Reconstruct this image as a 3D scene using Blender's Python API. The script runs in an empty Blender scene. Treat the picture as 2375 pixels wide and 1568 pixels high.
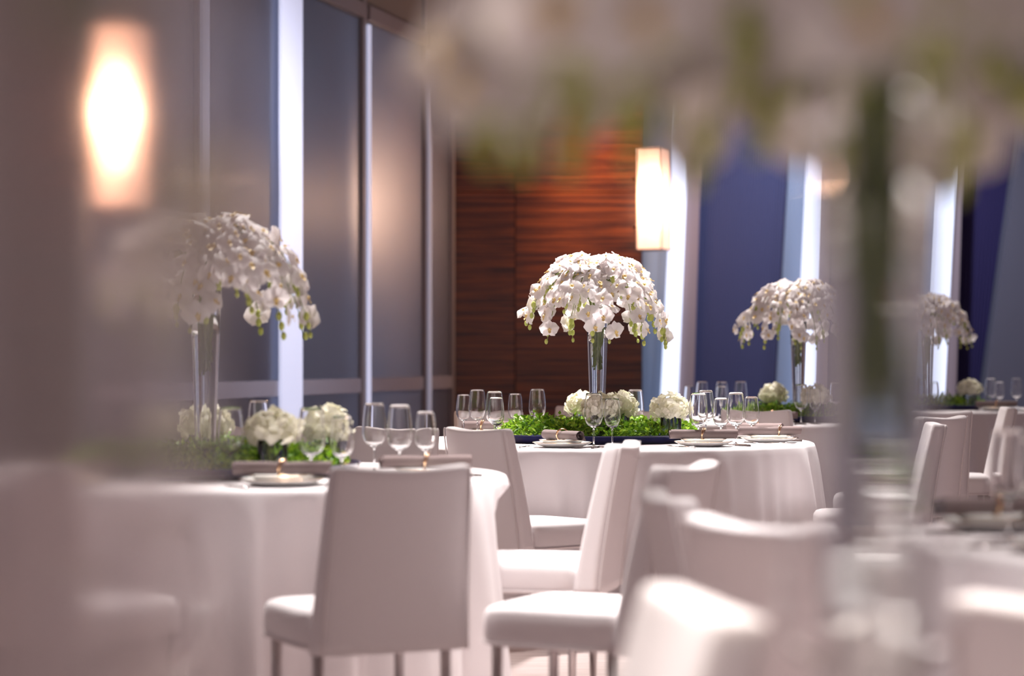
import bpy, math, random
import numpy as np
from mathutils import Vector, Matrix, Quaternion

# ------------------------------------------------------------------ camera, world, light, exposure
scene = bpy.context.scene
C = scene.collection
FP, HX, HY, CAMZ = 5300.0, 1187.5, 830.0, 1.135      # focal length (px), horizon, eye height
cam_d = bpy.data.cameras.new('camera'); cam = bpy.data.objects.new('camera', cam_d); C.objects.link(cam)
cam.location = (0, 0, CAMZ); cam.rotation_euler = (math.pi/2, 0, 0)
cam_d.sensor_width = 36; cam_d.lens = 36*FP/2375; cam_d.shift_y = (HY-784)/2375
cam_d.clip_start = .02; cam_d.clip_end = 200
cam_d.dof.use_dof = True; cam_d.dof.focus_distance = 10.2; cam_d.dof.aperture_fstop = 1.9
scene.camera = cam
vs = scene.view_settings
vs.view_transform = 'Standard'; vs.look = 'None'; vs.exposure = 0.5; vs.gamma = 1.0; vs.use_curve_mapping = False

world = bpy.data.worlds.new('world'); scene.world = world; world.use_nodes = True
bgn = world.node_tree.nodes['Background']
bgn.inputs[0].default_value = (0.65, 0.49, 0.54, 1); bgn.inputs[1].default_value = 0.29

def spot(name, loc, target, power, angle, col=(1, .93, .9), blend=.6, size=.18):
    l = bpy.data.lights.new(name, 'SPOT'); l.energy = power; l.spot_size = math.radians(angle)
    l.spot_blend = blend; l.color = col; l.shadow_soft_size = size
    o = bpy.data.objects.new(name, l); C.objects.link(o); o.location = loc
    d = Vector(target)-Vector(loc); o.rotation_euler = d.to_track_quat('-Z', 'Y').to_euler()
    return o
def area(name, loc, target, power, sx, sy, col):
    l = bpy.data.lights.new(name, 'AREA'); l.shape = 'RECTANGLE'; l.size = sx; l.size_y = sy
    l.energy = power; l.color = col
    o = bpy.data.objects.new(name, l); C.objects.link(o); o.location = loc
    o.rotation_euler = (Vector(target)-Vector(loc)).to_track_quat('-Z', 'Y').to_euler()
    return o

TC = (0.396, 10.6); TL = (-1.017, 7.6); TR = (1.755, 14.0); TF = (3.12, 17.2); TN = (1.84, 4.85); TG = (0.0, 1.0)
# recessed ceiling spots, one pair over every table, slightly beyond it
SP = 1.25
spot('downlight', (.1, 11.9, 4.7), (.4, 10.5, .9), 1180*SP, 44)
spot('downlight', (1.3, 10.9, 4.7), (.9, 10.2, .8), 420*SP, 44)
spot('downlight', (-.9, 9.1, 4.7), (-.9, 7.5, .9), 640*SP, 46)
spot('downlight', (.7, 7.9, 4.7), (.25, 6.9, .7), 640*SP, 36)
spot('downlight', (-.3, 6.3, 4.7), (.55, 6.7, .7), 620*SP, 30)
spot('downlight', (1.5, 15.1, 4.7), (1.7, 13.8, .9), 700*SP, 42)
spot('downlight', (2.6, 11.8, 4.7), (2.2, 10.9, .7), 300*SP, 44)
spot('downlight', (3.0, 18.0, 4.7), (3.1, 17.0, .9), 320*SP, 46)
spot('downlight', (2.0, 5.8, 4.7), (1.5, 4.8, .8), 300*SP, 46)
spot('downlight', (.2, 4.5, 4.7), (.2, 3.35, .7), 950*SP, 38)
spot('downlight', (.3, 2.6, 4.7), (.2, 1.5, .8), 430*SP, 52, (1, .86, .74))
spot('wall_wash', (1.0, 19.1, 4.7), (.82, 20.5, 2.8), 620, 33, (1, .66, .42), 1.0)
spot('wall_wash', (2.6, 18.6, 4.7), (3.2, 21.2, 2.0), 360, 80, (.72, .8, 1), .9)  # added cool fill that brightens the navy scrim wall
spot('wall_wash', (-.5, 15.2, 4.7), (-1.7, 16.3, 1.9), 480, 64, (.9, .88, 1), .9, .9)  # added soft fill that lifts the blinds of the glazed wall

def P(px, py, D):
    return Vector(((px-HX)/FP*D, D, CAMZ+(HY-py)/FP*D))
def PX(px, D): return (px-HX)/FP*D

# ------------------------------------------------------------------ materials
def new_mat(name):
    m = bpy.data.materials.new(name); m.use_nodes = True
    nt = m.node_tree; return m, nt, nt.nodes['Principled BSDF']
def pmat(name, col, rough=.6, metal=0, spec=.5, trans=0, ior=1.45, coat=0, sheen=0, emit=None, es=0):
    m, nt, b = new_mat(name)
    b.inputs['Base Color'].default_value = (*col, 1); b.inputs['Roughness'].default_value = rough
    b.inputs['Metallic'].default_value = metal; b.inputs['Specular IOR Level'].default_value = spec
    b.inputs['Transmission Weight'].default_value = trans; b.inputs['IOR'].default_value = ior
    b.inputs['Coat Weight'].default_value = coat; b.inputs['Sheen Weight'].default_value = sheen
    if emit: b.inputs['Emission Color'].default_value = (*emit, 1); b.inputs['Emission Strength'].default_value = es
    return m
def noise_bump(m, scale, strength, dist=.002, wave=None):
    nt = m.node_tree; b = nt.nodes['Principled BSDF']
    tc = nt.nodes.new('ShaderNodeTexCoord'); n = nt.nodes.new('ShaderNodeTexNoise')
    n.inputs['Scale'].default_value = scale; n.inputs['Detail'].default_value = 4
    bp = nt.nodes.new('ShaderNodeBump'); bp.inputs['Strength'].default_value = strength; bp.inputs['Distance'].default_value = dist
    nt.links.new(tc.outputs['Object'], n.inputs['Vector']); nt.links.new(n.outputs['Fac'], bp.inputs['Height'])
    nt.links.new(bp.outputs['Normal'], b.inputs['Normal']); return m
def thin_mat(name, col, tr, mixf=.4, rough=.6):
    """petals and leaves: diffuse plus translucency"""
    m, nt, b = new_mat(name)
    b.inputs['Base Color'].default_value = (*col, 1); b.inputs['Roughness'].default_value = rough
    t = nt.nodes.new('ShaderNodeBsdfTranslucent'); t.inputs[0].default_value = (*tr, 1)
    mx = nt.nodes.new('ShaderNodeMixShader'); mx.inputs[0].default_value = mixf
    nt.links.new(b.outputs[0], mx.inputs[1]); nt.links.new(t.outputs[0], mx.inputs[2])
    nt.links.new(mx.outputs[0], nt.nodes['Material Output'].inputs[0]); return m

M = {}
M['cloth'] = noise_bump(pmat('white_linen', (.80, .765, .78), .85, sheen=.1), 340, .12)
M['cover'] = noise_bump(pmat('chair_fabric', (.80, .76, .77), .9, sheen=.1), 260, .14)
M['piping'] = pmat('piping_fabric', (.74, .69, .69), .9)
M['leg'] = pmat('brushed_steel', (.46, .42, .42), .38, .85)
M['glass'] = pmat('clear_glass', (1, 1, 1), 0.0, trans=1, ior=1.45)
def hazed():  # veil of haze put into the glass: slight roughness plus pale diffuse
    m = pmat('haze_glass', (1, .97, .97), .03, trans=1, ior=1.4); nt = m.node_tree; nt.nodes['Principled BSDF'].inputs['Roughness'].default_value = .055
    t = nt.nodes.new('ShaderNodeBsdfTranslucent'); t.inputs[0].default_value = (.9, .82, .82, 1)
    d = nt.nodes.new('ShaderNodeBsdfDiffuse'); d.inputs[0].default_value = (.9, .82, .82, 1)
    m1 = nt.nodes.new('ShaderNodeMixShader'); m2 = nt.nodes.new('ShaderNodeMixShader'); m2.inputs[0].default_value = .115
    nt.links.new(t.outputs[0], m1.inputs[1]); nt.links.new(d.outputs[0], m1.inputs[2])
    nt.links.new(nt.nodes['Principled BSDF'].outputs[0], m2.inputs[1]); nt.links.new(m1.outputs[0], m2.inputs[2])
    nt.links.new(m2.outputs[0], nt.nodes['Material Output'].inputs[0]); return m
M['haze_glass'] = hazed()
M['water'] = pmat('water', (.97, 1, .98), 0.0, trans=1, ior=1.33)
M['porcelain'] = pmat('white_porcelain', (.84, .85, .83), .16, coat=.4)
M['gold'] = pmat('gold_trim', (.86, .55, .33), .2, 1)
M['napkin'] = noise_bump(pmat('taupe_linen', (.20, .148, .145), .92, sheen=.2), 300, .2)
M['silver'] = pmat('silver', (.72, .68, .66), .14, 1)
M['knife_handle'] = pmat('dark_handle', (.10, .075, .07), .3)
M['tray'] = pmat('navy_lacquer', (.012, .014, .06), .12, coat=.6)
M['petal'] = thin_mat('orchid_petal', (.90, .87, .88), (.92, .86, .86), .34, .55)
M['lip'] = pmat('orchid_lip', (.82, .62, .26), .5)
M['bud'] = pmat('orchid_bud', (.50, .55, .14), .5)
M['stem'] = pmat('orchid_stem', (.10, .15, .035), .5)
M['stem_spray'] = pmat('spray_stem', (.22, .28, .07), .5)
M['hydrangea'] = thin_mat('hydrangea_petal', (.90, .88, .76), (.88, .86, .66), .3, .6)
def leaf_material():
    m, nt, b = new_mat('vine_leaf')
    g = nt.nodes.new('ShaderNodeNewGeometry'); r = nt.nodes.new('ShaderNodeValToRGB')
    r.color_ramp.elements[0].color = (.06, .18, .014, 1); r.color_ramp.elements[1].color = (.50, .70, .06, 1)
    e = r.color_ramp.elements.new(.55); e.color = (.25, .50, .03, 1)
    nt.links.new(g.outputs['Random Per Island'], r.inputs[0]); nt.links.new(r.outputs[0], b.inputs['Base Color'])
    b.inputs['Roughness'].default_value = .45
    t = nt.nodes.new('ShaderNodeBsdfTranslucent'); nt.links.new(r.outputs[0], t.inputs[0])
    mx = nt.nodes.new('ShaderNodeMixShader'); mx.inputs[0].default_value = .3
    nt.links.new(b.outputs[0], mx.inputs[1]); nt.links.new(t.outputs[0], mx.inputs[2])
    nt.links.new(mx.outputs[0], nt.nodes['Material Output'].inputs[0]); return m
M['leaf'] = leaf_material()
M['moss'] = pmat('moss_base', (.05, .11, .015), .9)

def wood_material(name, dark, light, sc=(.35, 1, 11)):
    m, nt, b = new_mat(name)
    tc = nt.nodes.new('ShaderNodeTexCoord'); mp = nt.nodes.new('ShaderNodeMapping')
    mp.inputs['Scale'].default_value = sc
    n1 = nt.nodes.new('ShaderNodeTexNoise'); n1.inputs['Scale'].default_value = 2.4; n1.inputs['Detail'].default_value = 7
    n1.inputs['Roughness'].default_value = .68; n1.inputs['Distortion'].default_value = .25
    r = nt.nodes.new('ShaderNodeValToRGB')
    r.color_ramp.elements[0].position = .40; r.color_ramp.elements[0].color = (*dark, 1)
    r.color_ramp.elements[1].position = .64; r.color_ramp.elements[1].color = (*light, 1)
    nt.links.new(tc.outputs['Object'], mp.inputs[0]); nt.links.new(mp.outputs[0], n1.inputs['Vector'])
    nt.links.new(n1.outputs['Fac'], r.inputs[0]); nt.links.new(r.outputs[0], b.inputs['Base Color'])
    b.inputs['Roughness'].default_value = .3; b.inputs['Coat Weight'].default_value = .25; b.inputs['Coat Roughness'].default_value = .2
    return m
M['wood'] = wood_material('walnut_veneer', (.020, .005, .008), (.22, .052, .014), (.30, 1, 15))
M['wood_dark'] = wood_material('dark_walnut_veneer', (.012, .004, .005), (.035, .011, .009))
M['gap'] = pmat('dark_joint', (.012, .008, .008), .8)
def floor_material():
    m, nt, b = new_mat('pale_wood_floor')
    tc = nt.nodes.new('ShaderNodeTexCoord'); mp = nt.nodes.new('ShaderNodeMapping'); mp.inputs['Scale'].default_value = (1.2, 16, 1)
    n = nt.nodes.new('ShaderNodeTexNoise'); n.inputs['Scale'].default_value = 3; n.inputs['Detail'].default_value = 8
    r = nt.nodes.new('ShaderNodeValToRGB')
    r.color_ramp.elements[0].position = .3; r.color_ramp.elements[0].color = (.36, .27, .25, 1)
    r.color_ramp.elements[1].position = .7; r.color_ramp.elements[1].color = (.60, .50, .48, 1)
    nt.links.new(tc.outputs['Object'], mp.inputs[0]); nt.links.new(mp.outputs[0], n.inputs['Vector'])
    nt.links.new(n.outputs['Fac'], r.inputs[0]); nt.links.new(r.outputs[0], b.inputs['Base Color'])
    b.inputs['Roughness'].default_value = .5; return m
M['floor'] = floor_material()
M['ceiling'] = pmat('ceiling_paint', (.42, .36, .34), .9)
M['mullion'] = pmat('mullion_aluminium', (.30, .255, .26), .45, .2)
M['rail'] = pmat('rail_aluminium', (.42, .40, .46), .4, .2)
M['pane'] = None
def pane_material():
    m, nt, b = new_mat('window_glass')
    tr = nt.nodes.new('ShaderNodeBsdfTransparent'); tr.inputs[0].default_value = (.86, .88, .96, 1)
    gl = nt.nodes.new('ShaderNodeBsdfGlossy'); gl.inputs['Roughness'].default_value = .38
    fr = nt.nodes.new('ShaderNodeFresnel'); fr.inputs[0].default_value = 1.22
    mx = nt.nodes.new('ShaderNodeMixShader')
    nt.links.new(fr.outputs[0], mx.inputs[0]); nt.links.new(tr.outputs[0], mx.inputs[1]); nt.links.new(gl.outputs[0], mx.inputs[2])
    nt.links.new(mx.outputs[0], nt.nodes['Material Output'].inputs[0]); return m
M['pane'] = pane_material()
M['blind_mauve'] = pmat('mauve_blind', (.62, .53, .56), .9)
M['blind_navy'] = pmat('navy_blind', (.075, .075, .22), .8)
M['navy_panel'] = pmat('navy_scrim', (.085, .092, .20), .8)
M['navy_dark'] = pmat('dark_navy_scrim', (.04, .03, .12), .8)
M['reveal'] = pmat('blue_grey_reveal', (.20, .25, .34), .6)
M['mauve_trim'] = pmat('mauve_trim', (.36, .28, .29), .7)
M['beam'] = pmat('beam_paint', (.22, .18, .165), .8)
M['grey_slant'] = pmat('slate_column', (.15, .155, .205), .7)
M['light_strip'] = pmat('light_strip', (.8, .85, .95), .5, emit=(.68, .76, 1.0), es=.95)
M['light_strip_dim'] = pmat('light_strip_dim', (.8, .85, .95), .5, emit=(.58, .62, .88), es=.42)
M['light_strip_faint'] = pmat('light_strip_faint', (.55, .57, .66), .5, emit=(.55, .58, .8), es=.16)
def shade_material():
    m, nt, b = new_mat('sconce_fabric')
    b.inputs['Base Color'].default_value = (.85, .68, .6, 1); b.inputs['Roughness'].default_value = .9
    b.inputs['Emission Color'].default_value = (1, .62, .46, 1); b.inputs['Emission Strength'].default_value = .62
    t = nt.nodes.new('ShaderNodeBsdfTransparent'); mx = nt.nodes.new('ShaderNodeMixShader'); mx.inputs[0].default_value = .42
    nt.links.new(b.outputs[0], mx.inputs[1]); nt.links.new(t.outputs[0], mx.inputs[2])
    nt.links.new(mx.outputs[0], nt.nodes['Material Output'].inputs[0]); return m
M['shade'] = shade_material()
M['tube'] = pmat('glowing_tube', (1, .9, .8), .5, emit=(1, .80, .62), es=9)
M['brass'] = pmat('bronze', (.35, .22, .15), .35, .9)

# ------------------------------------------------------------------ mesh helpers
def mesh(name, verts, faces, mat, smooth=True):
    me = bpy.data.meshes.new(name); me.from_pydata([tuple(v) for v in verts], [], [tuple(f) for f in faces]); me.update()
    for m in (mat if isinstance(mat, (list, tuple)) else [mat]): me.materials.append(M[m])
    if smooth: me.polygons.foreach_set('use_smooth', [True]*len(me.polygons))
    return me
def obj(name, me, parent=None, loc=(0, 0, 0), rz=0, scale=None):
    o = bpy.data.objects.new(name, me); C.objects.link(o); o.location = loc; o.rotation_euler = (0, 0, rz)
    if scale: o.scale = scale
    if parent: o.parent = parent
    return o
def tag(o, label, cat, group=None, kind=None):
    o['label'] = label; o['category'] = cat
    if group: o['group'] = group
    if kind: o['kind'] = kind
    return o
def struct(o, label=None):
    o['kind'] = 'structure'
    if label: o['label'] = label
    return o
def copy_tree(o, parent=None):
    c = o.copy(); C.objects.link(c); c.parent = parent
    for ch in o.children:
        copy_tree(ch, c)
    return c
class G:
    def __init__(s): s.v = []; s.f = []
    def add(s, v, f):
        n = len(s.v); s.v += [tuple(q) for q in v]; s.f += [tuple(i+n for i in q) for q in f]; return s
    def box(s, x0, x1, y0, y1, z0, z1):
        return s.add([(x0, y0, z0), (x1, y0, z0), (x1, y1, z0), (x0, y1, z0), (x0, y0, z1), (x1, y0, z1), (x1, y1, z1), (x0, y1, z1)],
                     [(3, 2, 1, 0), (4, 5, 6, 7), (0, 1, 5, 4), (1, 2, 6, 5), (2, 3, 7, 6), (3, 0, 4, 7)])
    def lathe(s, prof, seg=24, closed=False):
        v = []; f = []; n = len(prof)
        for i in range(seg):
            a = 2*math.pi*i/seg; c, sn = math.cos(a), math.sin(a)
            for r, z in prof: v.append((r*c, r*sn, z))
        for i in range(seg):
            j = (i+1) % seg
            for k in range(n if closed else n-1):
                l = (k+1) % n
                f.append((i*n+k, j*n+k, j*n+l, i*n+l))
        return s.add(v, f)
    def tube(s, pts, rad, seg=6, cap=True):
        pts = [Vector(p) for p in pts]; n = len(pts); v = []; f = []
        rads = rad if isinstance(rad, (list, tuple)) else [rad]*n
        up = Vector((0, 0, 1)); prev = None
        for i, p in enumerate(pts):
            t = (pts[min(i+1, n-1)]-pts[max(i-1, 0)]).normalized()
            if prev is None:
                a = t.cross(up); a = a.normalized() if a.length > 1e-4 else Vector((1, 0, 0))
            else:
                a = (prev-t*prev.dot(t)).normalized()
            prev = a; b = t.cross(a)
            for k in range(seg):
                q = 2*math.pi*k/seg; v.append(p+(a*math.cos(q)+b*math.sin(q))*rads[i])
        for i in range(n-1):
            for k in range(seg):
                l = (k+1) % seg; f.append((i*seg+k, i*seg+l, (i+1)*seg+l, (i+1)*seg+k))
        if cap: f.append(tuple(range(seg))[::-1]); f.append(tuple(range((n-1)*seg, n*seg)))
        return s.add(v, f)
    def loft(s, rings, cap=True):
        n = len(rings[0]); v = [p for r in rings for p in r]; f = []
        for i in range(len(rings)-1):
            for k in range(n):
                l = (k+1) % n; f.append((i*n+k, i*n+l, (i+1)*n+l, (i+1)*n+k))
        if cap: f.append(tuple(range(n))[::-1]); f.append(tuple(range((len(rings)-1)*n, len(rings)*n)))
        return s.add(v, f)
    def mesh(s, name, mat, smooth=True): return mesh(name, s.v, s.f, mat, smooth)

def rrect(hx, hy, e=5, n=36):
    out = []
    for i in range(n):
        a = 2*math.pi*i/n; c, s = math.cos(a), math.sin(a)
        k = (abs(c)**e+abs(s)**e)**(-1/e); out.append((hx*c*k, hy*s*k))
    return out

# ------------------------------------------------------------------ the room
CEIL = 4.9
g = G(); g.box(-9, 9, -4, 24, -.1, 0); struct(obj('floor', g.mesh('floor', 'floor', False)), 'pale wood floor with fine grain')
g = G(); g.box(-9, 9, -4, 24, CEIL, CEIL+.1); struct(obj('ceiling', g.mesh('ceiling', 'ceiling', False)))

# wood back wall with veneer panels
WD = 20.5
g = G(); g.box(-.62, 1.17, WD+.02, WD+.25, 0, CEIL)
wall = struct(obj('wall_back', g.mesh('wall_back', 'gap', False)), 'reddish walnut veneer wall with fine horizontal grain')
xs = [-.60, PX(1195, WD), 1.165]; zs = [0.0, .82, 2.62, 4.42, CEIL]
for i in range(2):
    for k in range(4):
        w = xs[i+1]-xs[i]-.008; h = zs[k+1]-zs[k]-.008
        g = G(); g.box(-w/2, w/2, -.02, .02, -h/2, h/2)
        obj('veneer_panel', g.mesh('veneer_panel', 'wood', False), wall, ((xs[i]+xs[i+1])/2, WD, (zs[k]+zs[k+1])/2))

# right back wall: leaning scrim panels, reveals, trims
RD = 21.2
wall = bpy.data.objects.new('wall_right', None); C.objects.link(wall); wall.location = (0, RD, 0); struct(wall, 'navy scrim wall with leaning vertical light fins')
def lean(px900, px300, D, z):
    z9 = CAMZ+(HY-900)/FP*D; z3 = CAMZ+(HY-300)/FP*D
    x9, x3 = PX(px900, D), PX(px300, D); return x9+(x3-x9)*(z-z9)/(z3-z9)
def slab(name, l, r, D, depth, mat, parent=None):
    v = []
    for z in (0.0, CEIL):
        a, b = lean(*l, D, z), lean(*r, D, z)
        v += [(a, D-RD, z), (b, D-RD, z), (b, D-RD+depth, z), (a, D-RD+depth, z)]
    f = [(3, 2, 1, 0), (4, 5, 6, 7), (0, 1, 5, 4), (1, 2, 6, 5), (2, 3, 7, 6), (3, 0, 4, 7)]
    o = obj(name, mesh(name, v, f, mat, False), parent)
    if parent is None: o.location = (0, RD, 0)
    return o
slab('reveal', (1480, 1480), (1536, 1566), 21.1, .3, 'reveal', wall)
slab('trim', (1574, 1598), (1609, 1628), 20.95, .4, 'mauve_trim', wall)
slab('reveal', (1800, 1834), (1852, 1880), 21.1, .3, 'reveal', wall)
slab('trim', (1893, 1914), (1922, 1934), 20.95, .4, 'mauve_trim', wall)
slab('reveal', (2118, 2150), (2152, 2182), 21.1, .3, 'reveal', wall)
slab('trim', (2192, 2222), (2218, 2236), 20.95, .4, 'mauve_trim', wall)
def ribbed(l, r, mat, n):
    p = slab('scrim_panel', l, r, 21.2, .15, mat, wall)
    gg = G()
    for i in range(1, n):
        t = i/n
        for z0, z1 in ((0.0, CEIL),):
            a0 = lean(*l, 21.2, z0)*(1-t)+lean(*r, 21.2, z0)*t; a1 = lean(*l, 21.2, z1)*(1-t)+lean(*r, 21.2, z1)*t
            h = .005
            gg.add([(a0-h, 0, z0), (a0+h, 0, z0), (a0, -.012, z0), (a1-h, 0, z1), (a1+h, 0, z1), (a1, -.012, z1)],
                   [(0, 2, 5, 3), (2, 1, 4, 5), (0, 1, 2), (3, 5, 4)])
    q = obj('ribs', gg.mesh('ribs', mat, False), p); q['kind'] = 'stuff'
ribbed((1609, 1628), (1800, 1834), 'navy_panel', 34)
ribbed((1922, 1934), (2118, 2150), 'navy_dark', 34)
ribbed((2218, 2236), (2300, 2380), 'navy_dark', 14)
g = G(); g.box(PX(1450, 21.4), 9, .32, .42, 0, CEIL); obj('backing', g.mesh('backing', 'navy_dark', False), wall)
slab('slanted_column', (2287, 2370), (2600, 2680), 20.9, .4, 'grey_slant', wall)
lf = 'bright blue-white light fin '
tag(slab('light_fin', (1536, 1566), (1574, 1598), 20.9, .4, 'light_strip'), lf+'leaning beside the wood wall', 'light', 'leaning light fins')
tag(slab('light_fin', (1852, 1880), (1893, 1914), 20.9, .4, 'light_strip'), lf+'behind the right-hand orchid vase', 'light', 'leaning light fins')
tag(slab('light_fin', (2152, 2182), (2192, 2222), 20.9, .4, 'light_strip'), lf+'at the far right behind the last orchids', 'light', 'leaning light fins')

# left glass wall, running obliquely towards the corner
def LX(D): return -1.83+.2617*(D-15.5)
ang = math.atan2(1, .2617)          # direction of the wall in plan
d0 = 12.4
win = bpy.data.objects.new('window_1', None); C.objects.link(win); win.location = (LX(d0), d0, 0); win.rotation_euler = (0, 0, ang)
struct(win, 'tall glazed wall with slim mullions, a mid rail and blinds')
def S(D): return (D-d0)*math.hypot(1, .2617)      # distance along the wall; local +x runs away from camera, -y faces the room
def wpart(name, s0, s1, y0, y1, z0, z1, mat, smooth=False):
    gg = G(); gg.box(-(s1-s0)/2, (s1-s0)/2, y0, y1, z0, z1)
    return obj(name, gg.mesh(name, mat, smooth), win, ((s0+s1)/2, 0, 0))
BEAM = 3.86
mulls = [13.07, 14.70, 16.33, 17.97, 19.60]
ends = [12.4]+mulls+[20.45]
for D in mulls: wpart('mullion', S(D)-.035, S(D)+.035, -.03, .06, 0, CEIL, 'mullion')
wpart('mullion', S(20.36), S(20.44), -.03, .06, 0, CEIL, 'mullion')
for a, b in zip(ends[:-1], ends[1:]):
    s0, s1 = S(a)+.04, S(b)-.04; m = (s0+s1)/2
    wpart('pane', s0, s1, -.005, .005, .02, BEAM-.06, 'pane')
    wpart('rail', s0, s1-.06, -.03, .0, .865, .975, 'rail')
    wpart('blind', s0, m, .22, .24, 0, BEAM, 'blind_navy')
    wpart('blind', m, s1, .18, .20, 0, BEAM, 'blind_mauve')
    wpart('transom', s0, s1, -.06, .06, BEAM-.06, BEAM+.05, 'mullion')
    wpart('upper_panel', s0, s1, .0, .03, BEAM+.05, CEIL, 'beam')
wpart('backing', S(12.4), S(20.5), .4, .45, 0, CEIL, 'blind_navy')
def strip(D, w, off, mat, label, z0=.0, z1=BEAM-.1):
    gg = G(); gg.box(-w/2, w/2, -.052, -.032, z0, z1)
    o = obj('light_strip', gg.mesh('light_strip', mat, False), None)
    s = S(D)+off; ux, uy = math.cos(ang), math.sin(ang)
    o.location = (LX(d0)+ux*s, d0+uy*s, 0); o.rotation_euler = (0, 0, ang)
    tag(o, label, 'light', 'light strips on the glazed wall'); return o
strip(16.33, .44, -.02, 'light_strip_dim', 'broad pale blue light strip behind the left orchids')
strip(17.97, .06, .06, 'light_strip_dim', 'slim blue-white light strip on the second mullion from the wood wall')
strip(19.60, .07, .03, 'light_strip_faint', 'slim light strip on the mullion nearest the wood wall')
strip(14.70, .12, .05, 'light_strip_faint', 'slim light strip between the left sconce and the left orchids')

# dark wood column on the left
colm = bpy.data.objects.new('wall_left', None); C.objects.link(colm); colm.location = (-3.2, 12.2, 0); struct(colm, 'dark walnut column at the left edge')
for z0, z1 in ((0, 1.3), (1.3, 2.62), (2.62, CEIL)):
    g = G(); g.box(-.94, .94, -.3, .3, z0+.004, z1-.004); obj('veneer_panel', g.mesh('veneer_panel', 'wood_dark', False), colm)

# wall sconces
def sconce(x, y, z, rz, s, label, power, mount):
    t = bpy.data.objects.new('wall_sconce', None); C.objects.link(t); t.location = (x, y, z); t.rotation_euler = (0, 0, rz)
    tag(t, label, 'lamp', 'tall box wall sconces')
    w, h = .115*s, .44*s; th = .004
    for k, (x0, x1, y0, y1) in enumerate(((-w, w, -w, -w+th), (-w, w, w-th, w), (-w, -w+th, -w+th, w-th), (w-th, w, -w+th, w-th))):
        gg = G(); gg.box(x0, x1, y0, y1, -h, h); obj('shade_panel', gg.mesh('shade_panel', 'shade', False), t)
    for x0 in (-1, 1):
        for y0 in (-1, 1):
            gg = G(); gg.box(x0*w-.004, x0*w+.004, y0*w-.004, y0*w+.004, -h, h); obj('corner_post', gg.mesh('corner_post', 'brass', False), t)
    gg = G(); gg.box(-w-.004, w+.004, -w-.004, w+.004, -h-.012, -h); obj('bottom_cap', gg.mesh('bottom_cap', 'brass', False), t)
    gg = G(); gg.box(-w-.004, w+.004, -w-.004, w+.004, h, h+.012); obj('top_cap', gg.mesh('top_cap', 'brass', False), t)
    gg = G(); gg.lathe([(0, -h*.62), (w*.5, -h*.6), (w*.55, 0), (w*.5, h*.6), (0, h*.62)], 16)
    obj('glowing_tube', gg.mesh('glowing_tube', 'tube'), t)
    q = Matrix.Rotation(-rz, 3, 'Z') @ Vector((mount[0]-x, mount[1]-y, 0)); q0 = q.normalized()*w*1.02
    for zz in (-h*.5, h*.5):
        gg = G(); gg.tube([(q0.x, q0.y, zz), (q.x, q.y, zz)], .014, 8); obj('bracket', gg.mesh('bracket', 'brass'), t)
    l = bpy.data.lights.new('sconce_light', 'POINT'); l.energy = power; l.color = (1, .62, .38); l.shadow_soft_size = .1
    lo = bpy.data.objects.new('sconce_light', l); C.objects.link(lo); lo.location = (x, y, z)
    lo.location = Vector((x, y, z))+Vector((0, -w*1.6, 0))
    return t
p = P(1516, 462, 20.05); sconce(p.x, p.y, p.z, math.radians(-24), 1.0, 'glowing box wall sconce at the right end of the wood wall', 42, (1.10, 20.48))
p = P(305, 272, 11.75); sconce(p.x, p.y, p.z, math.radians(-20), 1.05, 'large blurred glowing sconce beside the dark column at upper left', 45, (-2.265, 11.95))

# ------------------------------------------------------------------ tablecloths
def tablecloth(c, label, seed, r=1.0, H=.75, dents=()):
    rnd = random.Random(seed); n = 420; v = []; f = []
    ph = [rnd.uniform(0, 6.28) for _ in range(6)]
    fr = [23, 34, 47, 13, 61, 7]; am = [.34, .28, .2, .3, .12, .3]
    def fold(a): return sum(A*math.sin(F*a+p+1.2*math.sin(3*a+p)) for A, F, p in zip(am, fr, ph))
    prof = [(.25, H), (.5, H), (.8, H), (.95, H), (.985, H-.002), (.997, H-.007), (1.003, H-.018), (1.006, H-.04)]
    for k in range(1, 13): prof.append((1.008, H-.04-(H-.045)*k/12))
    m = len(prof); v.append((0, 0, H))
    for i in range(n):
        a = 2*math.pi*i/n; fo = fold(a); c2, s2 = math.cos(a), math.sin(a)
        for rr, z in prof:
            t = max(0, (H-.02-z)/H); q = rr*r+(.052*fo*t**.6+.06*t if t > 0 else 0)
            for da, dw, dd in dents:
                e = abs((a-da+math.pi) % (2*math.pi)-math.pi)/dw
                if e < 2.2 and z < .70: q -= dd*math.exp(-e**4)*min(1, (.70-z)/.17)
            v.append((q*c2, q*s2, z))
    for i in range(n):
        j = (i+1) % n; f.append((0, 1+i*m, 1+j*m))
        for k in range(m-1): f.append((1+i*m+k, 1+i*m+k+1, 1+j*m+k+1, 1+j*m+k))
    return tag(obj('tablecloth', mesh('tablecloth', v, f, 'cloth'), None, (c[0], c[1], 0)), label, 'tablecloth', 'white round tablecloths')
tablecloth(TC, 'white floor-length cloth on the sharply focused middle round table', 1)
tablecloth(TL, 'white floor-length cloth on the left round table behind the broad chair back', 2, dents=((.06, .30, .24),))
tablecloth(TR, 'white cloth on the round table right of and behind the middle one', 3)
tablecloth(TF, 'shaded white cloth on the farthest round table at right', 4)
tablecloth(TN, 'blurred white cloth on the round table at the right edge', 5)
tablecloth(TG, 'white cloth on the nearest round table, below the foreground vases', 6)
TZ = .75

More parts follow.
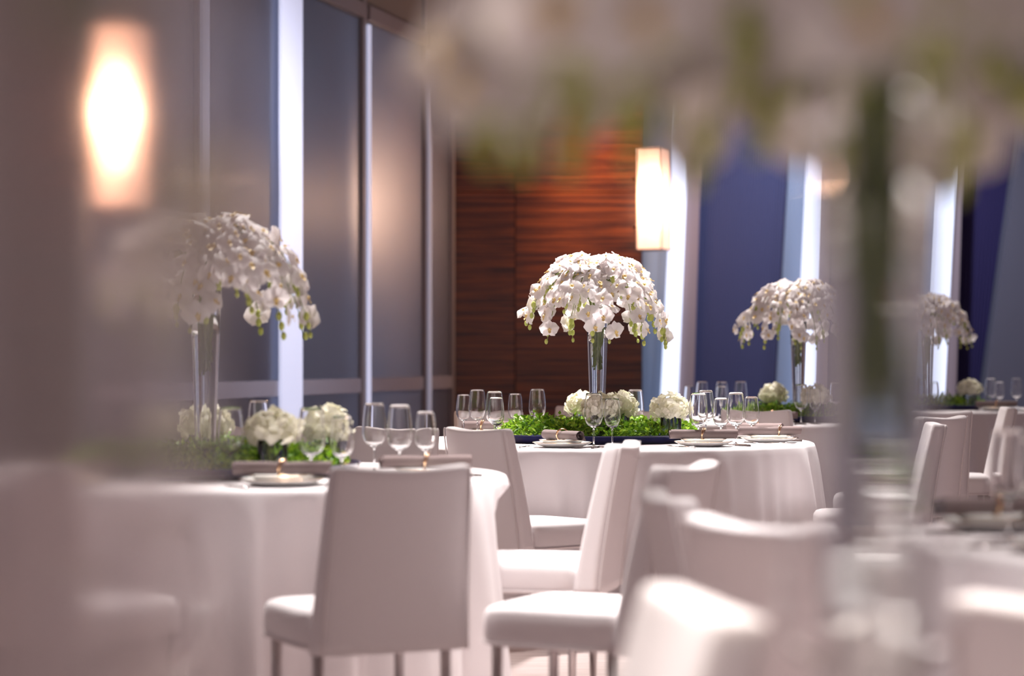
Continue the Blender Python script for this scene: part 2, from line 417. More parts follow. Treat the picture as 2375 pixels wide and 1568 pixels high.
# ------------------------------------------------------------------ chairs
def make_chair_meshes():
    # front towards +y; origin on the floor below the rear top edge of the backrest
    rings = []
    Z = [(.37, 1), (.40, 1), (.46, 1), (.52, 1), (.58, 1), (.65, 1), (.72, 1), (.78, 1), (.825, 1), (.845, .985), (.854, .94), (.858, .84)]
    for z, sh in Z:
        t = (z-.37)/.488
        w = (.214-.022*t)*(.5+.5*sh); th = (.050-.018*t)*sh
        yc = .105-.085*t**1.25 if t > 0 else .105
        r = []
        for x, y in rrect(w, th, 5.5, 44):
            dip = -.012*(1-(x/w)**2) if z > .82 else 0
            r.append((x, yc+y-.022*(1-(x/w)**2)*t, z+dip))
        rings.append(r)
    b = G().loft(rings).mesh('backrest', 'cover')
    rings = []
    for z, ins in ((.375, .012), (.38, .004), (.40, 0), (.44, 0), (.462, .003), (.475, .012), (.481, .03), (.484, .08)):
        r = []
        for x, y in rrect(.222-ins, .205-ins, 7, 44): r.append((x, .322+y, z))
        rings.append(r)
    s = G().loft(rings).mesh('seat', 'cover')
    pipes = []
    for sx in (-1, 1):
        pts = []
        for z, sh in Z[:-1]:
            t = (z-.37)/.488; w = (.214-.022*t)*(.5+.5*sh); th = (.050-.018*t)*sh
            pts.append((sx*w*.955, .105-.085*t**1.25-th*.93-.022*.09*t, z))
        pipes.append(G().tube(pts, .0035, 6).mesh('piping', 'piping'))
    hem = []
    for x, y in rrect(.2235, .2065, 7, 44): hem.append((x, .322+y, .384))
    hem.append(hem[0]); pipes.append(G().tube(hem, .003, 5, False).mesh('piping', 'piping'))
    leg = G().tube([(0, 0, .40), (0, 0, .2), (0, 0, 0)], [.016, .014, .011], 8).mesh('leg', 'leg')
    return b, s, pipes, leg
CH = make_chair_meshes()
def chair(px, D, fx, fy, label, group='white covered dining chairs'):
    x = PX(px, D); rz = math.atan2(fy, fx)-math.pi/2
    t = bpy.data.objects.new('dining_chair', None); C.objects.link(t); t.location = (x, D, 0); t.rotation_euler = (0, 0, rz)
    tag(t, label, 'chair', group)
    bo = obj('backrest', CH[0], t); so = obj('seat', CH[1], t)
    for k, p in enumerate(CH[2]): obj('piping', p, bo if k < 2 else so)
    for lx in (-.18, .18):
        for ly in (.15, .48): obj('leg', CH[3], t, (lx, ly, 0))
    return t
chair(937, 5.87, -.42, .91, 'white covered chair with its broad back to the camera, before the left table')
chair(30, 5.95, .5, .87, 'shaded blurred chair back at the left edge')
chair(1456, 7.5, -.97, .22, 'white covered chair seen side-on facing left, leaning back before the middle table')
chair(1100, 9.05, .77, .64, 'grey-shaded chair with piped edge at the front left of the middle table')
chair(1604, 6.0, -.90, .43, 'white chair with curved top below the front right plate')
chair(1530, 4.7, .99, .10, 'blurred white chair seen edge-on, left of the wide shaded chair back')
chair(1735, 3.9, .86, .50, 'wide blurred chair back in brown shade at lower centre right')
chair(1655, 2.62, -.985, -.17, 'overexposed white blurred chair at the bottom centre')
chair(2590, 2.58, .47, .88, 'pinkish blurred chair back in the bottom right corner')
chair(1130, 12.1, .41, -.91, 'white chair back behind the glasses at the left of the middle table')
chair(1508, 12.25, -.25, -.97, 'white chair behind the middle table, between the hydrangea heads')
chair(1365, 13.2, .02, -1, 'white chair just left of the middle vase, beyond the table')
chair(1752, 12.25, .35, .94, 'shaded chair back right of the wine glasses, before the right table')
chair(2178, 9.72, -1, .08, 'grey-shaded chair seen edge-on right of the foreground vase')
chair(2190, 10.9, -.70, .71, 'pale chair with creased corner behind the edge-on chair at right')
chair(2185, 12.0, -.4, .9, 'chair of which only the white top shows above the creased pale one')
chair(2345, 12.8, -1, .1, 'mauve-shaded chair facing left at the right edge')
chair(925, 9.2, -.5, -.86, 'white chair behind the blurred glasses of the left table')
chair(600, 9.5, .02, -1, 'white chair hidden behind the left hydrangeas')

# ------------------------------------------------------------------ tableware
def make_glass(name, h, rmax, rrim, zb):
    """wine glass: bowl, stem and foot"""
    t = bpy.data.objects.new(name, None); C.objects.link(t)
    zm = zb+(h-zb)*.36
    outer = []
    for k in range(15):
        q = k/14; z = zb+(h-zb)*q
        if z < zm: a = (z-zb)/(zm-zb); r = rmax*math.sqrt(max(0, 1-(1-a)**2))*.97+rmax*.03
        else: a = (z-zm)/(h-zm); r = rmax-(rmax-rrim)*a**1.7
        if k == 0: r = .0055
        outer.append((r, z))
    th = .0008
    inner = [(max(r-th, 0.0), z+(.004 if k == 0 else th*max(0, 1-q*2.5))) for k, ((r, z), q) in enumerate([(o, i/14) for i, o in enumerate(outer)])]
    inner[0] = (0.0, outer[0][1]+.0045)
    prof = [(0.0, zb-.001)]+outer+[(rrim-th/2, h+.0006)]+inner[::-1]
    obj('bowl', G().lathe(prof, 28).mesh('bowl', 'glass'), t)
    st = [(0, .006), (.0048, .0065), (.0036, .014), (.0033, zb*.55), (.0036, zb-.012), (.0052, zb-.0015), (0, zb-.0012)]
    obj('stem', G().lathe(st, 14).mesh('stem', 'glass'), t)
    ft = [(0, .0005), (.034, .0005), (.0345, .0012), (.034, .002), (.015, .0038), (.006, .0058), (0, .0058)]
    obj('foot', G().lathe(ft, 28).mesh('foot', 'glass'), t)
    return t
GB = make_glass('wine_glass', .232, .0415, .0325, .082); GS = make_glass('wine_glass', .2075, .036, .0285, .078)
used = {GB.name: False, GS.name: False}
def glass(kind, x, y, label, group='wine glasses'):
    src = GB if kind == 'B' else GS
    o = src if not used[src.name] else copy_tree(src)
    used[src.name] = True
    o.location = (x, y, TZ); tag(o, label, 'wine glass', group); return o
def gl(kind, px, D, label, group='wine glasses'): return glass(kind, PX(px, D), D, label, group)
mid = 'wine glasses on the middle table'
gl('S', 1075, 11.1, 'leftmost small wine glass on the middle table', mid)
gl('B', 1107, 11.05, 'tall wine glass second from left on the middle table', mid)
gl('B', 1147, 10.45, 'tall wine glass overlapping a smaller one, left of the greenery', mid)
gl('S', 1151, 10.3, 'small wine glass overlapping a taller one, left of the greenery', mid)
gl('S', 1195, 11.35, 'small wine glass standing alone at the left end of the greenery', mid)
gl('B', 1246, 11.2, 'tall wine glass standing alone against the wood wall', mid)
gl('B', 1377, 9.86, 'tall wine glass in front of the hydrangeas at the table centre', mid)
gl('S', 1420, 9.92, 'small wine glass in front of the hydrangeas at the table centre', mid)
gl('S', 1436, 11.3, 'small wine glass behind the greenery, right of the tall vase', mid)
gl('B', 1474, 11.05, 'tall wine glass behind the greenery between two hydrangea heads', mid)
gl('B', 1620, 9.98, 'tall wine glass touching the right hydrangea head', mid)
gl('B', 1637, 10.75, 'tall wine glass right behind the one touching the hydrangea', mid)
gl('S', 1672, 10.15, 'small wine glass behind the front right napkin end', mid)
gl('B', 1707, 10.12, 'tall wine glass beside the far right plate stack', mid)
gl('S', 1743, 10.45, 'rightmost small wine glass on the middle table', mid)
lt = 'wine glasses on the left table'
gl('B', 868, 7.75, 'blurred tall wine glass, third from right on the left table', lt)
gl('B', 927, 7.45, 'blurred tall wine glass, second from right on the left table', lt)
gl('S', 987, 7.55, 'blurred small wine glass at the right end of the left table', lt)
gl('B', 722, 6.98, 'blurred tall wine glass before the left hydrangeas', lt)
gl('S', 793, 6.98, 'blurred small wine glass beside the left hydrangeas', lt)
gl('B', 535, 7.15, 'hazy wine glass left of the left hydrangeas', lt)
gl('B', 600, 8.2, 'hazy tall wine glass behind the left hydrangeas', lt)
rt = 'wine glasses on the right table'
gl('S', 1598, 14.55, 'leftmost faint wine glass on the table behind, at its far left', rt)
gl('B', 1628, 14.75, 'faint tall wine glass behind the hydrangea, on the table behind', rt)
gl('B', 1674, 14.6, 'faint tall wine glass with a smaller one before it', rt)
gl('S', 1673, 14.3, 'faint small wine glass before a taller one', rt)
gl('B', 1718, 14.8, 'faint tall wine glass before the navy panel', rt)
gl('B', 1858, 13.25, 'tall wine glass before the right-hand vase', rt)
gl('S', 1891, 13.3, 'small wine glass right of the right-hand vase', rt)
gl('B', 1940, 14.3, 'dim wine glass half hidden by the foreground vase', rt)
ft = 'wine glasses on the farthest table'
gl('B', 2135, 16.6, 'far wine glass just right of the foreground vase', ft)
gl('S', 2165, 16.7, 'far wine glass beside the last vase', ft)
gl('B', 2298, 16.9, 'far wine glass right of the last hydrangea', ft)
gl('S', 2318, 16.8, 'far small wine glass, second from the right hydrangea', ft)
gl('B', 2358, 17.0, 'far wine glass at the right edge', ft)
nt_ = 'blurred wine glasses at the right edge'
gl('B', 2340, 4.85, 'blurred wine glass with bright glints at the right edge', nt_)
gl('S', 2395, 5.05, 'blurred small wine glass cut by the right edge', nt_)
gt = 'strongly blurred wine glasses in the foreground'
gl('B', 1905, 2.25, 'strongly blurred wine glass left of the foreground vase', gt)
gl('S', 2150, 2.3, 'strongly blurred wine glass right of the foreground vase', gt)
gl('B', 385, 2.08, 'strongly blurred wine glass at the lower left', gt)
gl('S', 190, 1.95, 'strongly blurred small wine glass in the lower left corner', gt)

def plate_meshes(r):
    body = G().lathe([(0, .0), (r*.50, 0), (r*.56, .001), (r*.80, .009), (r*.985, .0208), (r, .0222), (r*.985, .0236), (r*.80, .0125), (r*.60, .0062), (r*.5, .005), (0, .005)], 40).mesh('dish', 'porcelain')
    rim = G().lathe([(r*.990, .0224), (r*.999, .0216), (r*1.003, .0226), (r*.992, .0240)], 40, True).mesh('rim', 'gold')
    return body, rim
PL = plate_meshes(.128); PSm = plate_meshes(.10)
def plate(name, ms, x, y, z, label, group):
    t = bpy.data.objects.new(name, None); C.objects.link(t); t.location = (x, y, z)
    tag(t, label, 'plate', group); obj('dish', ms[0], t); r = obj('rim', ms[1], t); r['label'] = 'thin gold rim'
    return t
def napkin_meshes():
    # a rolled napkin: spiral cross-section swept along x
    sec_o = []; n = 84
    for i in range(n+1):
        a = i/n*2*math.pi*3.1; r = .0065+.0166*i/n
        sec_o.append((r*math.cos(a), r*math.sin(a)))
    v = []; f = []; L = .145; xs_ = [-L, -L*.66, -L*.33, -.015, 0, .015, L*.33, L*.66, L]
    sq = [1.0, 1.0, .98, .86, .82, .86, .98, 1.0, 1.0]
    m = len(sec_o)
    for x, q in zip(xs_, sq):
        for k, (y, z) in enumerate(sec_o):
            v.append((x+(.004*math.sin(k*.13) if abs(x) == L else 0), y*q*1.04, z*q))
    for i in range(len(xs_)-1):
        for k in range(m-1): f.append((i*m+k, i*m+k+1, (i+1)*m+k+1, (i+1)*m+k))
    # loose flap
    me = mesh('roll', v, f, 'napkin')
    r = G()
    for ph in (0, .9):
        pts = []
        for i in range(25):
            a = 2*math.pi*i/24
            pts.append((.010*math.sin(a+ph+.6), .0245*math.cos(a), .0245*math.sin(a)))
        r.tube(pts, .0022, 7, False)
    ring = r.mesh('napkin_ring', 'gold')
    flap = G().add([(-L, .022, -.004), (L, .022, -.004), (L, .030, -.0215), (-L, .030, -.0215), (-L, .0205, -.004), (L, .0205, -.004), (L, .028, -.0230), (-L, .028, -.0230)],
                   [(0, 1, 2, 3), (7, 6, 5, 4), (0, 4, 5, 1), (2, 6, 7, 3)]).mesh('flap', 'napkin', False)
    return me, ring, flap
NP = napkin_meshes()
def cutlery_meshes():
    kb = G().add([(0, -.008, .0), (.03, -.010, 0), (.09, -.009, 0), (.105, .004, 0), (0, .007, 0), (0, -.008, .002), (.03, -.010, .002), (.09, -.009, .002), (.105, .004, .002), (0, .007, .002)],
                 [(4, 3, 2, 1, 0), (5, 6, 7, 8, 9), (0, 1, 6, 5), (1, 2, 7, 6), (2, 3, 8, 7), (3, 4, 9, 8), (4, 0, 5, 9)]).mesh('blade', 'silver', False)
    kh = G().tube([(0, 0, .003), (-.03, 0, .0042), (-.08, 0, .0045), (-.10, 0, .004)], [.0045, .0055, .0065, .005], 8).mesh('handle', 'knife_handle')
    fh = G().tube([(0, 0, .004), (-.06, 0, .004), (-.115, 0, .004)], [.0025, .003, .0045], 8).mesh('handle', 'silver')
    fk = G()
    fk.add([(0, -.003, .003), (.02, -.011, .002), (.035, -.012, .003), (.035, .012, .003), (.02, .011, .002), (0, .003, .003),
            (0, -.003, .005), (.02, -.011, .004), (.035, -.012, .005), (.035, .012, .005), (.02, .011, .004), (0, .003, .005)],
           [(5, 4, 3, 2, 1, 0), (6, 7, 8, 9, 10, 11)]+[(i, (i+1) % 6, (i+1) % 6+6, i+6) for i in range(6)])
    for k in range(4):
        y = -.0105+.007*k; fk.tube([(.034, y, .004), (.055, y, .003), (.078, y, .007)], [.0016, .0015, .0008], 5)
    fkm = fk.mesh('tines', 'silver')
    sp = G(); pr = [(0, -.0058), (.35, -.0054), (.65, -.0042), (.88, -.0018), (1, .0008), (.9, -.0002), (.65, -.0026), (.35, -.0040), (0, -.0044)]
    sp.lathe([(r*.02, z+.0072) for r, z in pr], 22)
    sp.v = [(x*1.45+.026, y, z) for x, y, z in sp.v]
    return kb, kh, fh, fkm, sp.mesh('spoon_bowl', 'silver')
CU = cutlery_meshes()
def utensil(kind, x, y, rz, label, group, z=TZ):
    t = bpy.data.objects.new(kind, None); C.objects.link(t); t.location = (x, y, z); t.rotation_euler = (0, 0, rz)
    tag(t, label, kind, group)
    if kind == 'knife': obj('blade', CU[0], t); obj('handle', CU[1], t)
    elif kind == 'fork': obj('tines', CU[3], t); obj('handle', CU[2], t)
    else: obj('spoon_bowl', CU[4], t); obj('handle', CU[2], t)
    return t
def setting(tc, angd, where, yaw=None, r=.80, cut=True, ring_shift=0., nap=True):
    a = math.radians(angd); x, y = tc[0]+r*math.cos(a), tc[1]+r*math.sin(a)
    plate('dinner_plate', PL, x, y, TZ, 'large white plate '+where, 'large plates')
    plate('side_plate', PSm, x, y, TZ+.0105, 'small gold-rimmed top plate '+where, 'small plates')
    yw = math.radians(yaw) if yaw is not None else a+math.pi/2
    if nap:
        zz = TZ+.0105+.0236+.0212
        t = bpy.data.objects.new('napkin', None); C.objects.link(t); t.location = (x, y, zz); t.rotation_euler = (0, 0, yw)
        tag(t, 'taupe rolled napkin '+where, 'napkin', 'rolled napkins'); obj('roll', NP[0], t); obj('flap', NP[2], t)
        rg = obj('napkin_ring', NP[1], None, (x+ring_shift*math.cos(yw), y+ring_shift*math.sin(yw), zz), yw)
        tag(rg, 'twisted gold ring on the napkin '+where, 'napkin ring', 'gold napkin rings')
    if cut:
        tx, ty = -math.sin(a), math.cos(a)
        utensil('knife', x+tx*.155+.03*math.cos(a), y+ty*.155+.03*math.sin(a), a+math.pi, 'dark-handled knife '+where, 'knives')
        utensil('fork', x-tx*.155+.03*math.cos(a), y-ty*.155+.03*math.sin(a), a+math.pi, 'silver fork '+where, 'forks')
setting(TC, -103, 'at the front left of the middle table', -60)
setting(TC, -57, 'at the front centre right of the middle table', 1)
setting(TC, -15, 'at the right end of the middle table', 8, ring_shift=.05)
setting(TC, 24, 'at the far right of the middle table', -35, r=.84)
setting(TC, 128, 'at the far left of the middle table', 4, cut=False, ring_shift=-.05)
utensil('spoon', PX(1388, 9.78), 9.78, math.radians(12), 'shiny spoon between the two front wine glasses on the middle table', 'spoons')
setting(TL, -66, 'at the front of the left table', 2)
setting(TL, -22, 'at the right end of the left table', 15)
setting(TL, -112, 'in the haze at the left of the left table', 20)
setting(TR, -108, 'at the front left of the right table', -8)
setting(TF, -62, 'on the farthest table at right', 0)
setting(TN, 160, 'with bright glints at the right edge', 20)
setting(TN, 205, 'cut by the right edge', -70)

# ------------------------------------------------------------------ trays, greenery, hydrangeas
def tray(c, label, r=.515):
    pr = [(0, 0), (r*.93, 0), (r*.965, .006), (r, .036), (r*1.005, .039), (r*.992, .039), (r*.955, .010), (r*.9, .007), (0, .007)]
    return tag(obj('serving_tray', G().lathe(pr, 72).mesh('serving_tray', 'tray'), None, (c[0], c[1], TZ)), label, 'tray', 'round navy trays')
def greenery(c, label, n, seed, holes, r=.465, h=.094):
    rs = np.random.RandomState(seed)
    N = n; ok = 0; pos = []
    while len(pos) < N:
        a = rs.uniform(0, 2*math.pi); q = r*math.sqrt(rs.uniform(0, 1)); x, y = q*math.cos(a), q*math.sin(a)
        if any((x-hx)**2+(y-hy)**2 < hr**2 for hx, hy, hr in holes): continue
        edge = min(1, (r-q)/.07); top = .014+h*(.30+.70*edge)*(.72+.28*math.sin(9*x+4)*math.cos(8*y+seed))
        z = .010+top*rs.uniform(.25, 1.0)+(rs.uniform(0, .022) if rs.rand() < .12 else 0)
        pos.append((x, y, z))
    v = []; f = []
    for (x, y, z) in pos:
        L = rs.uniform(.016, .034); w = L*rs.uniform(.2, .32)
        d = rs.normal(size=3); d[2] = abs(d[2])*.55; d /= np.linalg.norm(d)
        s = np.cross(d, rs.normal(size=3)); s /= np.linalg.norm(s); u = np.cross(s, d)
        p = np.array((x, y, z)); k = len(v)
        v += [p, p+d*L*.45+s*w+u*w*.35, p+d*L, p+d*L*.45-s*w+u*w*.35, p+d*L*.5]
        f += [(k, k+1, k+4), (k+1, k+2, k+4), (k+2, k+3, k+4), (k+3, k, k+4)]
    o = obj('vine_greenery', mesh('vine_greenery', v, f, 'leaf'), None, (c[0], c[1], TZ))
    tag(o, label, 'greenery', None, 'stuff')
    return o
def hydrangea_mesh(seed):
    rs = np.random.RandomState(seed); v = []; f = []
    g_ = (1+5**.5)/2; n = 150
    for i in range(n):
        t = 1-2*(i+.5)/n; ph = 2*math.pi*i/g_; rr = math.sqrt(1-t*t)
        d = np.array((rr*math.cos(ph), rr*math.sin(ph), t)) + rs.normal(size=3)*.09; d /= np.linalg.norm(d)
        if d[2] < -.62: continue
        R = .072*(1+.09*rs.normal()); c = d*R*np.array((1.08, 1.08, .86))
        d0_ = d.copy(); d = d+rs.normal(size=3)*.38; d /= np.linalg.norm(d)
        a = np.cross(d, (0.3, .2, 1)); a /= np.linalg.norm(a); b = np.cross(d, a); off = rs.uniform(0, 6.28)
        for k in range(4):
            q = off+k*math.pi/2; e = a*math.cos(q)+b*math.sin(q); s = np.cross(d, e); L = rs.uniform(.014, .019); w = L*.62
            m = len(v); lift = d*rs.uniform(-.003, .006)
            v += [c, c+e*L*.5+s*w+d*.003, c+e*L+s*w*.55+lift, c+e*L*1.08+lift, c+e*L-s*w*.55+lift, c+e*L*.5-s*w+d*.003]
            f += [(m, m+1, m+2, m+3), (m, m+3, m+4, m+5)]
    # inner core so that the head is not hollow
    core = G().lathe([(0, -.045), (.035, -.038), (.055, -.01), (.055, .018), (.035, .042), (0, .050)], 16)
    k = len(v); v += [np.array(q) for q in core.v]; f += [tuple(i+k for i in q) for q in core.f]
    return mesh('flower_head', v, f, 'hydrangea')
HM = [hydrangea_mesh(s) for s in (3, 8, 12)]
CYL = G().lathe([(0, 0), (.046, 0), (.048, .002), (.048, .118), (.0465, .1195), (.045, .118), (.045, .012), (.043, .009), (0, .009)], 36).mesh('glass_cylinder', 'glass')
HST = G().tube([(0, 0, .012), (.006, .004, .06), (0, 0, .15)], .0035, 6).mesh('stem', 'stem_spray')
def hydrangea(x, y, k, label, vlabel, sc=1.0):
    tag(obj('cylinder_vase', CYL, None, (x, y, TZ+.0072)), vlabel, 'vase', 'low glass cylinder vases')
    t = bpy.data.objects.new('hydrangea', None); C.objects.link(t); t.location = (x, y, TZ+.0172); t.rotation_euler = (0, 0, k*1.3)
    tag(t, label, 'flower', 'hydrangea heads'); obj('flower_head', HM[k % 3], t, (0, 0, .138), 0, (sc, sc, sc))
    for q in range(3): obj('stem', HST, t, (.012*math.cos(q*2.1), .012*math.sin(q*2.1), 0))
    return (x, y, .052)
def deck(c, hyd, where, n, seed):
    hs = [(0, 0, .062)]
    for i, (px, D, lb) in enumerate(hyd):
        x, y = PX(px, D), D; hydrangea(x, y, i+seed, 'cream hydrangea head '+lb, 'low clear glass vase under the hydrangea '+lb, 1.0)
        hs.append((x-c[0], y-c[1], .052))
    tray(c, 'round glossy navy tray under the greenery '+where)
    greenery(c, 'bright green leafy vines spread over the tray '+where, n, seed, hs)
deck(TC, [(1352, 11.0, 'left of the middle vase'), (1392, 10.28, 'seen through the front wine glass'), (1437, 10.72, 'just right of the middle vase'), (1556, 10.33, 'standing alone at the right of the middle table')], 'on the middle table', 7000, 1)
deck(TL, [(632, 7.22, 'blurred at the left table front'), (757, 7.62, 'blurred at the left table right side'), (480, 8.0, 'in the haze of the left table')], 'on the left table', 5000, 2)
deck(TR, [(1794, 14.25, 'left of the right-hand vase'), (1895, 13.62, 'right of the right-hand vase')], 'on the right table', 4500, 3)
deck(TF, [(2250, 16.95, 'under the last orchids at far right')], 'on the farthest table', 2500, 4)

# ------------------------------------------------------------------ orchids in tall trumpet vases
VH = .60
def vprof(z): return .031+(.052-.031)*(z/VH)**1.1
def vase_meshes():
    zs_ = [i/12*VH for i in range(13)]
    o = [(vprof(z), z) for z in zs_]; th = .0035
    i_ = [(vprof(z)-th, z) for z in zs_ if z > .02]
    pr = [(0, 0)]+o+[(vprof(VH)-th/2, VH+.001)]+i_[::-1]+[(0, .028)]
    body = G().lathe(pr, 40).mesh('glass_body', 'glass')
    wt = .52; wz = [.0275]+[.04+i/6*(wt-.04) for i in range(7)]
    w = G().lathe([(0, .0275)]+[(vprof(z)-th+.0006, z) for z in wz]+[(0, wt)], 40).mesh('water', 'water')
    return body, w
VB = vase_meshes()
def blossom_meshes(seed):
    rs = np.random.RandomState(seed)
    v = []; f = []
    def tepal(ang, L, W, cup, back, point):
        nu, nv = 5, 5; k = len(v); ca, sa = math.cos(ang), math.sin(ang)
        for i in range(nu):
            u = i/(nu-1)
            wd = W*(math.sin(math.pi*min(1, (u*.86+.06))**point))**.62 if i else W*.14
            if i == nu-1: wd = W*.30
            for j in range(nv):
                s = (j/(nv-1)-.5)*2
                r = L*(u*.97+.03)*(1-.10*s*s*u); t = s*wd
                z = .006-cup*s*s*wd-back*u*u*L+.0015*rs.normal()*u
                v.append((r*ca-t*sa, z*-1, r*sa+t*ca))       # faces -y
        for i in range(nu-1):
            for j in range(nv-1):
                a = k+i*nv+j; f.append((a, a+1, a+nv+1, a+nv))
    b = .06+.10*rs.rand()
    for a in (math.radians(8), math.radians(172)): tepal(a+rs.normal()*.05, .041, .0255, .25, b, .8)
    tepal(math.radians(90), .037, .0155, .2, b+.05, .9)
    for a in (math.radians(228), math.radians(312)): tepal(a, .036, .0145, .2, b+.08, .95)
    pet = mesh('blossom', v, f, 'petal')
    g = G()
    g.lathe([(0, -.006), (.0042, -.004), (.0046, .001), (.003, .006), (0, .008)], 7)
    g.v = [(x, -.012+y*.9, z) for x, y, z in g.v]
    for s in (-1, 1):
        g.add([(0, -.011, -.002), (s*.009, -.015, .004), (s*.0085, -.014, -.005), (0, -.013, -.008)], [(0, 1, 2, 3) if s > 0 else (3, 2, 1, 0)])
    g.add([(-.005, -.012, -.006), (.005, -.012, -.006), (.007, -.019, -.013), (0, -.018, -.019), (-.007, -.019, -.013)], [(0, 1, 2, 3, 4)])
    g.v = [(x*.86, y*.9-.001, z*.86) for x, y, z in g.v]
    lip = g.mesh('lip', 'lip')
    return pet, lip
BL = [blossom_meshes(s) for s in range(8)]
BUD = G().lathe([(0, -.011), (.005, -.008), (.0075, 0), (.0055, .008), (0, .012)], 10).mesh('bud', 'bud')
def frame_rot(d, roll):
    """rotation that turns local -y to d, keeping local z up"""
    d = Vector(d).normalized(); y = -d; up = Vector((0, 0, 1))
    x = y.cross(up); x = x.normalized() if x.length > 1e-3 else Vector((1, 0, 0)); z = x.cross(y)
    m = Matrix((x, y, z)).transposed(); return (m @ Matrix.Rotation(roll, 3, 'Y')).to_euler()
def spray(base, az, reach, apex, endz, nb, rs, label, group, sc=1.0, start=.22, buds=3, side=0., short=False):
    t = bpy.data.objects.new('orchid_spray', None); C.objects.link(t); t.location = base
    tag(t, label, 'orchid', group)
    ca, sa = math.cos(az), math.sin(az); r0 = rs.uniform(.004, .030)
    # stem: from inside the vase up through the mouth, over the apex and down
    a2 = az+rs.normal()*.9
    low = Vector((-.016*math.cos(a2), -.016*math.sin(a2), (.50 if short else rs.uniform(.32, .42))))
    pts = [low, Vector((r0*ca*.6, r0*sa*.6, .55 if short else .45)), Vector((r0*ca, r0*sa, .60))]
    cur = []
    p0 = pts[-1]; p1 = Vector((reach*.22*ca, reach*.22*sa, apex*1.10+.02)); p2 = Vector((reach*.85*ca, reach*.85*sa, apex*1.02)); p3 = Vector((reach*ca, reach*sa, endz))
    if side: p3 += Vector((-sa, ca, 0))*side
    for i in range(13):
        u = i/12; q = (1-u)**3*p0+3*u*(1-u)**2*p1+3*u*u*(1-u)*p2+u**3*p3; cur.append(q)
    obj('stem', G().tube(pts[:2]+cur, [.0032]*2+[.0028]*9+[.0018]*4, 6).mesh('stem', 'stem_spray'), t)
    def at(u):
        k = u*12; i = min(11, int(k)); return cur[i].lerp(cur[i+1], k-i)
    cen = Vector((0, 0, .52))
    for i in range(nb):
        u = start+(.93-start)*i/max(1, nb-1); p = at(u)
        tan = (at(min(1, u+.05))-at(max(0, u-.05))).normalized(); sd = tan.cross(Vector((0, 0, 1)))
        sd = sd.normalized() if sd.length > .05 else Vector((-sa, ca, 0))
        out = (p-cen).normalized()
        sgn = 1 if i % 2 else -1
        d = out*1.0+sd*sgn*.5+Vector((0, 0, -.12))+Vector(rs.normal(size=3))*.28
        pos = p+sd*sgn*.016+out*.016+Vector(rs.normal(size=3))*.006
        k = rs.randint(8); s = sc*rs.uniform(1.05, 1.36)
        b = obj('blossom', BL[k][0], t, pos, 0, (s, s, s)); b.rotation_euler = frame_rot(d, rs.normal()*.35)
        obj('lip', BL[k][1], b)
    for i in range(buds):
        u = .92+.08*i/max(1, buds-1) if buds > 1 else 1
        p = at(u)+Vector((rs.normal()*.004, rs.normal()*.004, -.004)); s = rs.uniform(1.3, 1.75)-.2*i
        obj('bud', BUD, t, p, 0, (s, s, s))
    return t
def arrangement(x, y, seed, vlabel, slabel, n=30, water=True, R=1.0, sectors=None, sc=1.0, rot=0., low=False):
    rs = np.random.RandomState(seed)
    v = bpy.data.objects.new('trumpet_vase', None); C.objects.link(v)
    zb = TZ+(.0075 if abs(y-TG[1]) > 1.2 else .0); v.location = (x, y, zb)
    tag(v, vlabel, 'vase', 'tall trumpet vases'); obj('glass_body', VB[0], v)
    if water: obj('water', VB[1], v)
    base = Vector((x, y, zb)); grp = slabel[0]
    for i in range(n):
        az = 2*math.pi*(i*.381966)+rot+rs.normal()*.1
        if sectors is not None and not any(abs((az-a+math.pi) % (2*math.pi)-math.pi) < w for a, w in sectors): continue
        k = (0, 0, 1)[i % 3] if low else i % 3
        if k == 0: reach, apex, endz, nb = rs.uniform(.30, .36), rs.uniform(.70, .77), (rs.uniform(.54, .63) if low else rs.uniform(.43, .55)), 9
        elif k == 1: reach, apex, endz, nb = rs.uniform(.25, .33), rs.uniform(.76, .81), rs.uniform(.56, .66), 8
        else: reach, apex, endz, nb = rs.uniform(.13, .24), rs.uniform(.78, .83), rs.uniform(.68, .75), 6
        spray(base, az, reach*R, apex, endz, nb, rs, spray_label(slabel[1], az, k), grp, sc, .26 if k else .34, short=(low and i % 4 > 0))
    return v
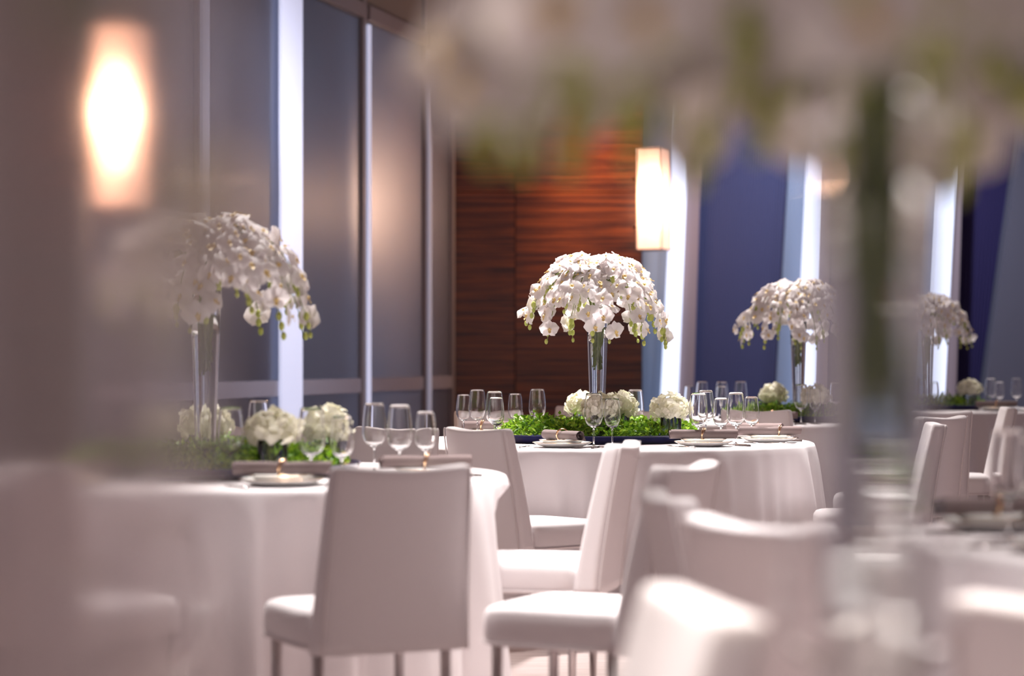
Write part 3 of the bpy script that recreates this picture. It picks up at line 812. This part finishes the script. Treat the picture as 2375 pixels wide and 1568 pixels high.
def spray_label(w, az, k):
    d = (az % (2*math.pi))/(math.pi/2)
    side = ('right', 'far', 'left', 'near')[int(d+.5) % 4]
    return ('white orchid spray drooping low on the %s side of %s', 'white orchid spray arching over the %s side of %s', 'short white orchid spray at the crown, %s side of %s')[k] % (side, w)
arrangement(*TC, 11, 'tall clear trumpet vase at the centre of the middle table', ('orchid sprays of the middle table', 'the middle vase'), 42)
arrangement(*TL, 23, 'hazy tall trumpet vase on the left table', ('orchid sprays of the left table', 'the left table vase'), 42)
arrangement(*TR, 37, 'tall trumpet vase on the right table before a light fin', ('orchid sprays of the right table', 'the right table vase'), 38)
arrangement(*TF, 41, 'tall trumpet vase on the farthest table', ('orchid sprays of the farthest table', 'the farthest vase'), 34)
# foreground: two arrangements on the nearest table
arrangement(PX(2032, 1.75), 1.75, 53, 'large blurred glass vase in the right foreground', ('orchid sprays in the right foreground', 'the blurred right foreground vase'), 66, R=.93, sc=1.1, low=True)
NV = Vector((PX(185, .80), .80, TZ))
thn = [(vprof(i/12*VH)*1.0, i/12*VH) for i in range(13)]
thin = [(0, 0)]+thn+[(r-.0012, z) for r, z in thn[::-1] if z > .02]+[(0, .022)]
v = bpy.data.objects.new('trumpet_vase', None); C.objects.link(v); v.location = NV
tag(v, 'nearest vase of misted glass, standing in for the blurred haze over the left edge', 'vase', 'tall trumpet vases'); obj('glass_body', G().lathe(thin, 48).mesh('glass_body', 'haze_glass'), v)
rs = np.random.RandomState(5)
for az, reach, apex, endz, nb, sc, lb in ((.35, .20, .76, .60, 6, .9, 'strongly blurred orchid spray touching the upper left edge'),
        (1.2, .24, .74, .58, 6, .9, 'strongly blurred orchid spray above the left lamp'),
        (1.5, .15, .66, .40, 4, .5, 'small blurred white orchid spray hanging before the left table orchids'),
        (2.2, .28, .74, .56, 7, 1, 'orchid spray of the nearest vase arching away to the left'),
        (3.6, .28, .74, .54, 7, 1, 'orchid spray of the nearest vase arching left towards the camera')):
    spray(NV, az, reach, apex, endz, nb, rs, lb, 'orchid sprays in the left foreground', sc, .4, short=True)
